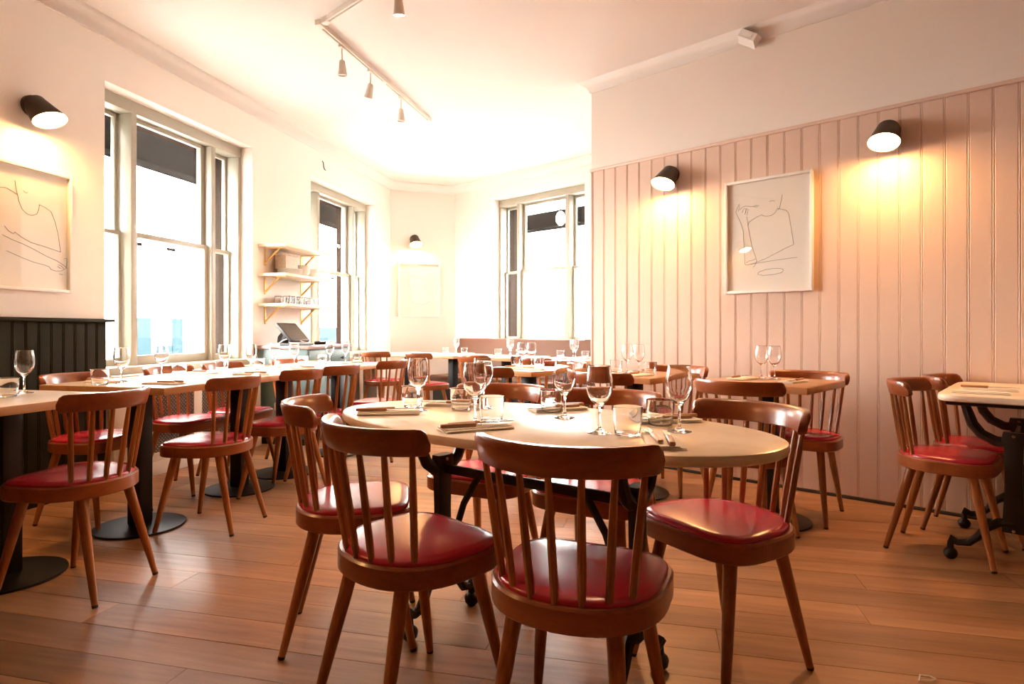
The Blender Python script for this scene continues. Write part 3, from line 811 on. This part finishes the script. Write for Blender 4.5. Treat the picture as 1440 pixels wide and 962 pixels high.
# ------------------------------------------------------------------ glassware and place settings
def wine_profile():
    out = [(0, 0), (0.033, 0.0), (0.0348, 0.0003), (0.0354, 0.0012), (0.0348, 0.0019), (0.033, 0.0024), (0.028, 0.0034), (0.015, 0.006), (0.0055, 0.012), (0.0042, 0.025), (0.0040, 0.055), (0.0050, 0.072),
           (0.0120, 0.080), (0.0240, 0.092), (0.0340, 0.110), (0.0378, 0.128), (0.0372, 0.148), (0.0340, 0.170), (0.0313, 0.1865), (0.0311, 0.1876), (0.0306, 0.1882),
           (0.0301, 0.1876), (0.0302, 0.1865), (0.0329, 0.170), (0.0358, 0.148), (0.0364, 0.128), (0.0326, 0.111), (0.0226, 0.094), (0.0110, 0.083), (0, 0.0795)]
    return out
wine_me = MB().lathe(wine_profile(), 32).mesh('wine_glass', 'clear_glass', 1.0)
tumb_me = MB().lathe([(0, 0), (0.031, 0), (0.0335, 0.0006), (0.0350, 0.0025), (0.0355, 0.006), (0.0392, 0.040), (0.0414, 0.0770), (0.0413, 0.0780), (0.0409, 0.0785), (0.0404, 0.0780), (0.0402, 0.0770), (0.0380, 0.040), (0.0345, 0.0085), (0.0335, 0.0062), (0.0310, 0.0052), (0, 0.005)], 32).mesh('tumbler', 'clear_glass', 0.9)
def wine(x, y, z, label, group='wine glasses'): return tag(obj('wine_glass', wine_me, None, TR(x, y, z + 0.0005)), label, 'wine glass', group)
def tumbler(x, y, z, label, group='tumblers'): return tag(obj('tumbler', tumb_me, None, TR(x, y, z + 0.0005)), label, 'tumbler', group)
def napkin_mesh():
    mb = MB(); n = 18
    # a cloth folded in three: long soft layers with a rolled fold along one side
    for (x0, x1, z0, z1, y0, y1) in ((-0.045, 0.045, 0.0, 0.0036, -0.105, 0.105), (-0.043, 0.044, 0.0037, 0.0072, -0.103, 0.104), (-0.044, 0.030, 0.0073, 0.0108, -0.104, 0.102)):
        rings = []
        for i in range(n + 1):
            t = i / n; y = y0 + (y1 - y0) * t
            w = 0.0009 * math.sin(t * 9 + x1 * 90); e = 0.002 if i in (0, n) else 0
            rings.append([(x0 + e + w, y, (z0 + z1) / 2), (x0 + 0.004, y, z1 - e * 0.5 + w * 0.3), (0.0, y, z1 - e * 0.5 + 0.0004), (x1 - 0.004, y, z1 - e * 0.5 + w * 0.3), (x1 - e - w, y, (z0 + z1) / 2), (x1 - 0.004, y, z0 + e * 0.5), (0, y, z0 + e * 0.5), (x0 + 0.004, y, z0 + e * 0.5)])
        mb.loft(rings)
    return mb.mesh('napkin', 'linen', 0.35)
nap_me = napkin_mesh()
fork_h = MB().bbox(-0.0075, 0.0075, -0.105, -0.005, 0.0, 0.010, 0.004, 3).mesh('handle', 'handle_wood')
fk = MB().bbox(-0.004, 0.004, -0.0049, 0.040, 0.002, 0.006, 0.001)
fk.bbox(-0.011, 0.011, 0.0395, 0.060, 0.003, 0.006, 0.001)
for i in range(4): fk.bbox(-0.011 + i * 0.0063, -0.0079 + i * 0.0063, 0.0595, 0.105, 0.003, 0.0055, 0.0007)
fork_t = fk.mesh('tines', 'steel')
knife_h = MB().bbox(-0.008, 0.008, -0.110, -0.005, 0.0, 0.011, 0.004, 3).mesh('handle', 'handle_wood')
knife_b = MB().loft([[(-0.006, -0.0049, 0.004), (0.007, -0.0049, 0.003), (0.007, -0.0049, 0.0065), (-0.006, -0.0049, 0.0065)], [(-0.007, 0.07, 0.004), (0.008, 0.07, 0.0045), (0.008, 0.07, 0.005), (-0.007, 0.07, 0.006)], [(-0.006, 0.11, 0.0045), (-0.004, 0.11, 0.0047), (-0.004, 0.11, 0.005), (-0.006, 0.11, 0.0055)]]).mesh('blade', 'steel')
def setting(x, y, z, ang, where, fork=True, knife=True):
    M = TR(x, y, z) @ RZ(ang)
    tag(obj('napkin', nap_me, None, M @ TR(0, 0, 0.0004)), 'folded white napkin ' + where, 'napkin', 'folded napkins')
    zt = 0.0118
    if fork:
        f = empty('fork', M=M @ TR(-0.022, 0.025, zt) @ RZ(0.06))
        obj('handle', fork_h, f); obj('tines', fork_t, f)
        tag(f, 'wooden-handled fork ' + where, 'fork', 'wooden-handled forks')
    if knife:
        f = empty('knife', M=M @ TR(0.014, 0.0, zt) @ RZ(-0.06))
        obj('handle', knife_h, f); obj('blade', knife_b, f)
        tag(f, 'wooden-handled knife ' + where, 'knife', 'wooden-handled knives')
def ang(dx, dy): return math.atan2(-dx, dy)
for x, y, lab in ((-0.336, 2.163, 'wine glass nearest the left end of the oval table'), (-0.114, 1.863, 'front wine glass of the overlapping pair on the oval table'),
                  (-0.105, 2.19, 'rear wine glass of the overlapping pair on the oval table'), (0.173, 1.986, 'wine glass in the middle of the oval table, behind a tumbler'),
                  (0.245, 1.694, 'wine glass on the oval table just behind the nearest chair rail'), (0.475, 1.718, 'rightmost wine glass on the oval table')):
    wine(x, y, OVZ, lab)
for x, y, lab in ((-0.376, 2.285, 'tumbler behind the leftmost wine glass on the oval table'), (-0.185, 2.20, 'tumbler left of the overlapping wine glasses on the oval table'),
                  (-0.065, 1.93, 'tumbler right of the overlapping wine glasses on the oval table'), (0.140, 2.13, 'tumbler on the far side of the oval table, beside the middle wine glass'),
                  (0.318, 1.665, 'tumbler right behind the nearest chair rail on the oval table'), (0.450, 1.835, 'tumbler left of the rightmost wine glass on the oval table')):
    tumbler(x, y, OVZ, lab)
setting(-0.425, 2.085, OVZ, ang(0.99, 0.12), 'at the left end of the oval table')
setting(-0.105, 1.755, OVZ, ang(0.90, 0.42), 'at the front left of the oval table')
setting(-0.225, 2.315, OVZ, ang(-0.95, 0.25), 'at the far left side of the oval table')
setting(0.165, 2.185, OVZ, ang(-0.92, -0.38), 'at the far right side of the oval table')
setting(0.385, 1.545, OVZ, ang(0.10, 0.99), 'at the front of the oval table, behind the nearest chair')
setting(0.485, 1.905, OVZ, ang(-0.97, -0.2), 'at the right end of the oval table')

LT = 'left row'
for x, y, lab in ((-2.144, 2.657, 'wine glass alone on the near left table against the dark panelling'), (-2.018, 3.124, 'wine glass on the left tables before the left side light of the window'),
                  (-2.04, 3.52, 'wine glass on the left tables before the blue view in the large window'), (-1.83, 3.85, 'wine glass on the left tables under the right side of the large window'),
                  (-1.707, 3.945, 'wine glass on the left tables just left of the teal cabinet'), (-1.71, 4.36, 'leftmost of four wine glasses in front of the teal cabinet'),
                  (-1.65, 4.58, 'second from left of four wine glasses in front of the teal cabinet'), (-1.50, 4.98, 'third from left of four wine glasses in front of the teal cabinet'),
                  (-1.41, 5.12, 'rightmost of four wine glasses in front of the teal cabinet')):
    wine(x, y, TZ, lab)
for x, y, lab in ((-2.09, 2.50, 'tumbler on the near left table beside its wine glass'), (-2.10, 3.08, 'tumbler at the near end of the second left table'),
                  (-1.98, 3.60, 'tumbler on the left tables before the large window'), (-1.93, 4.02, 'tumbler on the left tables at the right side of the large window'),
                  (-1.80, 4.30, 'tumbler on the left tables at the corner of the teal cabinet'), (-1.64, 4.74, 'left of two tumblers before the teal cabinet drawer'),
                  (-1.57, 5.00, 'right of two tumblers before the teal cabinet drawer'), (-1.34, 5.23, 'tumbler at the far end of the left tables')):
    tumbler(x, y, TZ, lab)
for s, n, a, w, k in ((2.63, -2.86, 1, 'on the window side of the left tables by the dark panelling', True), (2.60, -2.46, -1, 'at the near corner of the second left table', True),
                   (3.30, -2.84, 1, 'on the window side of the left tables under the large window', False), (3.30, -2.48, -1, 'on the room side of the second left table', True),
                   (3.95, -2.84, 1, 'on the window side of the third left table', False), (3.92, -2.48, -1, 'on the room side of the third left table', False),
                   (4.62, -2.84, 1, 'on the window side of the left tables by the cabinet', False), (4.60, -2.45, -1, 'at the far end of the left tables', False)):
    x, y = LP(s, n); setting(x, y, TZ, ang(a * 0.9724, -a * 0.2334), w, True, k)
for x, y, lab in ((1.445, 3.50, 'left of two wine glasses on the table under the pink wall picture'), (1.487, 3.425, 'right of two wine glasses on the table under the pink wall picture'),
                  (0.755, 3.96, 'left of two wine glasses on the table under the left lamp'), (0.815, 3.88, 'right of two wine glasses on the table under the left lamp'),
                  (0.075, 4.55, 'left of two wine glasses on the table before the banquette'), (0.145, 4.50, 'right of two wine glasses on the table before the banquette')):
    wine(x, y, TZ, lab)
for x, y, lab in ((0.70, 4.06, 'tumbler left of the wine glasses under the left pink wall lamp'), (0.87, 3.80, 'tumbler right of the wine glasses under the left pink wall lamp'),
                  (0.03, 4.63, 'tumbler left of the wine glasses on the table before the banquette'), (0.20, 4.42, 'tumbler right of the wine glasses on the table before the banquette')):
    tumbler(x, y, TZ, lab)
setting(1.30, 3.42, TZ, ang(0.74, 0.67), 'on the wall side of the table under the pink wall picture', True, False)
setting(1.50, 3.22, TZ, ang(-0.74, -0.67), 'on the near right corner of the table under the pink wall picture', True, False)
setting(0.86, 4.03, TZ, ang(-0.74, -0.67), 'on the wall side of the table under the left lamp', True, False)
setting(0.78, 3.70, TZ, ang(0.74, 0.67), 'on the near corner of the table under the left lamp', True, False)
setting(0.02, 4.44, TZ, ang(0.74, 0.67), 'at the left of the table before the banquette', True, False)
setting(0.13, 4.27, TZ, ang(0.74, -0.67), 'at the near corner of the table before the banquette', True, False)
for d, w in ((-3.57, 'nearest the pink wall'), (-4.43, 'in the middle'), (-5.29, 'at the left end')):
    x, y = RP(d - 0.03, 4.95); wine(x, y, TZ, 'rear wine glass on the banquette table ' + w)
    x, y = RP(d + 0.05, 4.88); wine(x, y, TZ, 'front wine glass on the banquette table ' + w)
    x, y = RP(d - 0.12, 4.86); tumbler(x, y, TZ, 'left tumbler on the banquette table ' + w)
    x, y = RP(d + 0.14, 4.92); tumbler(x, y, TZ, 'right tumbler on the banquette table ' + w)
    x, y = RP(d, 4.68); setting(x, y, TZ, ang(0.67, 0.75), 'on the room side of the banquette table ' + w, False, False)
    x, y = RP(d + 0.02, 5.07); setting(x, y, TZ, ang(0.67, 0.75), 'on the bench side of the banquette table ' + w, False, False)
x, y = RP(0.02, 3.66); wine(x, y, RTZ, 'left of two wine glasses on the right marble table')
x, y = RP(0.07, 3.60); wine(x, y, RTZ, 'right of two wine glasses on the right marble table')
x, y = RP(-0.04, 3.60); tumbler(x, y, RTZ, 'tumbler on the right marble table')
x, y = RP(-0.24, 3.40); setting(x, y, RTZ, ang(0.80, -0.60), 'at the near left corner of the right marble table', False, False)
x, y = RP(-0.22, 3.62); setting(x, y, RTZ, ang(0.80, -0.60), 'on the left side of the right marble table, behind the other', False, True)
# upturned tumblers on the lowest shelf
for i in range(7):
    for j in range(2):
        M = on_shelf(0.20 + i * 0.088, 0.08 + j * 0.095, 1.2985) @ TR(0, 0, 0.079) @ RX(PI)
        o = obj('tumbler', tumb_me, None, M)
        tag(o, ORD[i] + ' upturned tumbler from the left, ' + ('back', 'front')[j] + ' row on the lowest wall shelf', 'tumbler', 'upturned tumblers on the lowest shelf')

# ------------------------------------------------------------------ wall lamps, pictures, track lights
def wall_lamp(M, label):
    root = empty('wall_lamp', M=M)     # local: y outward into the wall, -y into the room
    R_ = RX(PI / 2)                    # lathe axis z -> -y
    MB().lathe([(0, 0), (0.062, 0), (0.063, 0.004), (0.063, 0.026), (0.058, 0.030), (0, 0.030)], 32, R_).build('back_plate', 'bronze', root)
    # a drum leaning out and down, cut level at its mouth
    ax = Vector((0, -math.cos(math.radians(42)), -math.sin(math.radians(42)))); up = Vector((0, ax.z, -ax.y)); c0 = Vector((0, -0.026, 0.012)); zc = -0.094
    nm = Vector((0, -math.sin(math.radians(21)), -math.cos(math.radians(21))))
    def ring(r, t, z=None, n=36):
        out = []
        for k in range(n):
            q = c0 + Vector((1, 0, 0)) * (r * math.cos(2 * PI * k / n)) + up * (r * math.sin(2 * PI * k / n))
            if z is not None:
                pc = c0 + ax * ((z - c0.z) / ax.z); t = (pc - q).dot(nm) / ax.dot(nm)
            out.append(q + ax * t)
        return out
    MB().loft([ring(0.050, -0.004), ring(0.062, 0.0), ring(0.063, 0.02), ring(0.084, 0, zc), ring(0.081, 0, zc), ring(0.060, 0.024), ring(0.050, 0.02)]).build('shade', 'bronze', root)
    MB().loft([ring(0.079, 0, zc + 0.010), ring(0.0795, 0, zc + 0.006), ring(0.065, 0, zc - 0.004), ring(0.030, 0, zc - 0.007)]).build('diffuser', 'lamp_glow', root, angle=1.2)
    MB().tube([(0.0, -0.028, 0.058), (0, -0.040, 0.056)], 0.008, 8).build('knuckle', 'bronze', root)
    return tag(root, label, 'wall lamp', 'bronze wall lamps')
wall_lamp(MR @ TR(-2.135, OP - 0.001, 2.215), 'bronze wall lamp glowing on the pink wall left of the picture')
wall_lamp(MR @ TR(-0.729, OP - 0.001, 2.228), 'bronze wall lamp glowing on the pink wall right of the picture')
wall_lamp(ML @ TR(2.806, OL - 0.001, 2.366), 'bronze wall lamp glowing above the left wall picture')
wall_lamp(ML @ TR(0.9, OL - 0.001, 2.366), 'added bronze wall lamp on the left wall, out of view, warming the foreground')  # unseen extra lamp, added to bring warm light into the near room
wall_lamp(MC @ TR(0.33, -0.001, 2.33), 'small bronze wall lamp above the picture in the far corner')

def picture(M, w, h, strokes, label, r=0.0011):
    root = empty('framed_picture', M=M)       # local origin: bottom left of the frame on the wall, -y into the room
    fw, fd = 0.018, 0.034
    f = MB()
    f.bbox(0, fw, -fd, -0.001, 0, h, 0.002); f.bbox(w - fw, w, -fd, -0.001, 0, h, 0.002)
    f.bbox(fw, w - fw, -fd, -0.001, 0, fw, 0.002); f.bbox(fw, w - fw, -fd, -0.001, h - fw, h, 0.002)
    f.build('frame', 'white_paint', root)
    p = MB().box(fw - 0.002, w - fw + 0.002, -0.010, -0.004, fw - 0.002, h - fw + 0.002).build('print', 'paper', root)
    for st_ in strokes:
        pts = [(x * w, -0.0108, z * h) for x, z in st_]
        MB().tube(pts, r, 5).build('ink_line', 'ink', p)
    MB().box(fw - 0.001, w - fw + 0.001, -0.024, -0.0215, fw - 0.001, h - fw + 0.001).build('glazing', 'picture_glass', root)
    return tag(root, label, 'picture', 'white framed line drawings')
S_right = [
    [(0.665, 0.83), (0.655, 0.78), (0.635, 0.72), (0.62, 0.70)],
    [(0.43, 0.68), (0.46, 0.665), (0.50, 0.66), (0.55, 0.665), (0.59, 0.685), (0.615, 0.72)],
    [(0.615, 0.715), (0.66, 0.705), (0.71, 0.69), (0.735, 0.66), (0.755, 0.57), (0.775, 0.47), (0.79, 0.395)],
    [(0.79, 0.395), (0.70, 0.37), (0.60, 0.335), (0.48, 0.295), (0.36, 0.265), (0.27, 0.25)],
    [(0.83, 0.285), (0.70, 0.280), (0.55, 0.272), (0.40, 0.262), (0.25, 0.25), (0.235, 0.26)],
    [(0.235, 0.26), (0.225, 0.40), (0.215, 0.55), (0.185, 0.63), (0.13, 0.72), (0.125, 0.735)],
    [(0.125, 0.735), (0.15, 0.775), (0.165, 0.80), (0.17, 0.765), (0.15, 0.735)],
    [(0.17, 0.745), (0.20, 0.765), (0.24, 0.775), (0.30, 0.765), (0.34, 0.76)],
    [(0.20, 0.72), (0.225, 0.755), (0.25, 0.75), (0.235, 0.70)],
    [(0.24, 0.71), (0.255, 0.75), (0.275, 0.74), (0.255, 0.69)],
    [(0.34, 0.76), (0.37, 0.768), (0.40, 0.762), (0.37, 0.752), (0.34, 0.76)],
    [(0.52, 0.785), (0.55, 0.79), (0.58, 0.783)],
    [(0.43, 0.68), (0.36, 0.66), (0.285, 0.63), (0.27, 0.60), (0.285, 0.54), (0.315, 0.42), (0.355, 0.33), (0.375, 0.28), (0.355, 0.245), (0.33, 0.225)],
    [(0.255, 0.68), (0.27, 0.62), (0.275, 0.60)],
    [(0.25, 0.27), (0.28, 0.285), (0.33, 0.29), (0.36, 0.30)],
    [(0.68, 0.185), (0.66, 0.165), (0.56, 0.152), (0.45, 0.150), (0.385, 0.162), (0.40, 0.182), (0.47, 0.198), (0.56, 0.205), (0.64, 0.202), (0.68, 0.19)],
]
picture(MR @ TR(-1.718, OP - 0.0005, 1.302), 0.575, 0.778, S_right, 'white framed line drawing of a seated figure on the pink wall')
S_left = [
    [(0.42, 0.86), (0.43, 0.80), (0.445, 0.755)],
    [(0.05, 0.70), (0.20, 0.77), (0.33, 0.79), (0.445, 0.755), (0.46, 0.70), (0.49, 0.645), (0.54, 0.615), (0.59, 0.61), (0.64, 0.63), (0.66, 0.67), (0.665, 0.71)],
    [(0.665, 0.71), (0.73, 0.695), (0.79, 0.67), (0.83, 0.60), (0.865, 0.50), (0.885, 0.40), (0.895, 0.345)],
    [(0.895, 0.345), (0.80, 0.36), (0.70, 0.375), (0.58, 0.39), (0.49, 0.42), (0.42, 0.455), (0.405, 0.44), (0.36, 0.455), (0.32, 0.49)],
    [(0.30, 0.42), (0.40, 0.39), (0.50, 0.37), (0.62, 0.335), (0.74, 0.295), (0.86, 0.265), (0.93, 0.235)],
    [(0.93, 0.235), (0.965, 0.215), (0.93, 0.20), (0.90, 0.185), (0.84, 0.18), (0.79, 0.19), (0.77, 0.21), (0.72, 0.22), (0.60, 0.235), (0.47, 0.265), (0.34, 0.30)],
    [(0.93, 0.29), (0.965, 0.30), (0.965, 0.25), (0.955, 0.215)], [(0.87, 0.235), (0.91, 0.225), (0.93, 0.205)], [(0.86, 0.22), (0.90, 0.205)],
    [(0.50, 0.795), (0.53, 0.78), (0.545, 0.79)], [(0.88, 0.16), (0.92, 0.155)],
]
picture(ML @ TR(2.465, OL - 0.0005, 1.278), 0.575, 0.73, S_left, 'white framed line drawing cut by the left edge, under the left wall lamp')
S_far = [[(0.25, 0.85), (0.24, 0.62), (0.32, 0.45), (0.33, 0.25), (0.60, 0.22), (0.78, 0.30)], [(0.62, 0.62), (0.68, 0.48), (0.72, 0.40)], [(0.30, 0.78), (0.5, 0.72), (0.70, 0.75), (0.78, 0.62), (0.80, 0.40)]]
picture(MC @ TR(0.10, -0.0005, 1.245), 0.60, 0.755, S_far, 'pale framed drawing on the bright wall of the far corner')

tk = Vector((-1.282, 4.036, CEIL)); t1 = Vector((-0.805, 5.846, CEIL)); dt = (t1 - tk).normalized()
t2d = Vector((0.7455, -0.6665, 0))
def track(a, b, label):
    d_ = (b - a).normalized(); L_ = (b - a).length
    root = empty('lighting_track', M=frame2(d_.x, d_.y, a.x, a.y) @ TR(0, 0, CEIL - 0.001))
    MB().bbox(0, L_, -0.018, -0.006, -0.034, 0, 0.001).build('side_rail', 'lamp_white', root)
    MB().bbox(0, L_, 0.006, 0.018, -0.034, 0, 0.001).build('side_rail', 'lamp_white', root)
    MB().box(0, L_, -0.006, 0.006, -0.016, -0.001).build('channel', 'black_plastic', root)
    for c in (0.0, L_ * 0.5, L_):
        MB().bbox(c - 0.03, c + 0.03, -0.0195, 0.0195, -0.036, 0, 0.002).build('joiner', 'lamp_white', root)
    return tag(root, label, 'lighting track')
track(tk, t1, 'white ceiling lighting track running away towards the far corner')
track(tk + t2d * 0.075, tk + t2d * 2.6, 'white ceiling lighting track running out of the top of the picture')
def spot(p, az, tilt, lit, label, watts=0, aim=None):
    root = empty('track_spotlight', M=TR(p.x, p.y, CEIL - 0.037))
    MB().bbox(-0.03, 0.03, -0.014, 0.014, -0.018, 0, 0.003).build('adapter', 'lamp_white', root, RZ(math.atan2(dt.y, dt.x)))
    MB().tube([(0, 0, -0.017), (0, 0, -0.115)], 0.006, 8).build('stem', 'lamp_white', root)
    A = TR(0, 0, -0.115) @ RZ(az) @ RX(PI + tilt)
    MB().lathe([(0, -0.012), (0.018, -0.010), (0.022, 0.0), (0.034, 0.088), (0.0345, 0.092), (0.031, 0.092), (0.019, 0.004), (0, 0.003)], 24, A).build('head', 'lamp_white', root)
    MB().lathe([(0, 0.084), (0.029, 0.084), (0.029, 0.080), (0, 0.080)], 20, A).build('bulb', 'track_glow' if lit else 'ceramic', root)
    if watts:
        ld = bpy.data.lights.new('spot_beam', 'SPOT'); ld.energy = watts; ld.color = (1.0, 0.62, 0.33); ld.spot_size = math.radians(75); ld.spot_blend = 0.8; ld.shadow_soft_size = 0.03
        lo_ = bpy.data.objects.new('spot_beam', ld); COL.objects.link(lo_); lo_.parent = root
        src = A @ Vector((0, 0, 0.095)); lo_.matrix_local = TR(*src) @ (A.to_3x3() @ Vector((0, 0, 1))).to_track_quat('-Z', 'Y').to_matrix().to_4x4()
    return tag(root, label, 'spotlight', 'white track spotlights')
seg = t1 - tk
spot(tk + seg * 0.149, 0, 0.12, False, 'white track spotlight nearest the bend of the track')
spot(tk + seg * 0.374, 0.6, 0.55, True, 'middle white track spotlight, lit and tilted to the window', 10)
spot(tk + seg * 0.669, 0, 0.05, False, 'farthest white track spotlight, pointing straight down')
spot(tk + t2d * 0.8436, 0, 0.3, True, 'white track spotlight cut by the top edge of the picture', 10)
spot(tk + t2d * 1.65, 0, 0.15, True, 'added white track spotlight above the oval table, out of view, to brighten it', 11)  # added beyond the view to brighten the oval table
spot(tk + t2d * 2.35, 0, -0.15, True, 'white track spotlight above the front of the oval table, out of the picture', 11)  # second added spotlight, unseen, warm fill for the table front and chairs
hk = MB().tube([ML @ Vector((6.0, OL, 2.92)), ML @ Vector((6.0, OL - 0.012, 2.90)), ML @ Vector((6.005, OL - 0.014, 2.86)), ML @ Vector((6.02, OL - 0.014, 2.835)), ML @ Vector((6.05, OL - 0.012, 2.83))], 0.005, 6).build('ceiling_hook', 'black_metal')
tag(hk, 'small black wire hook high on the left wall between the windows', 'hook')
# sensor on the cornice of the pink wall
sn = empty('motion_sensor', M=MR @ TR(-1.535, OP - 0.020, 3.045) @ RY(0.6) @ Matrix.Diagonal((1.25, 1.0, 1.25, 1)))
MB().loft([[(-0.055, 0, -0.045), (0.055, 0, -0.045), (0.055, 0, 0.02), (-0.055, 0, 0.02)], [(-0.05, -0.07, -0.02), (0.05, -0.07, -0.02), (0.05, -0.07, 0.02), (-0.05, -0.07, 0.02)]]).build('housing', 'white_paint', sn)
MB().bbox(-0.03, 0.03, -0.076, -0.0705, -0.012, 0.012, 0.002).build('lens', 'ceramic', sn)
tag(sn, 'small white motion sensor under the cornice above the pink boards', 'sensor')
tag(MB().tube([(1.205, 1.79, 0.004), (1.225, 1.815, 0.008), (1.255, 1.815, 0.004), (1.265, 1.80, 0.004), (1.24, 1.79, 0.006), (1.215, 1.795, 0.004)], 0.0022, 6).build('wire_tie', 'linen'), 'scrap of twisted pale string on the floor at the lower right', 'string')
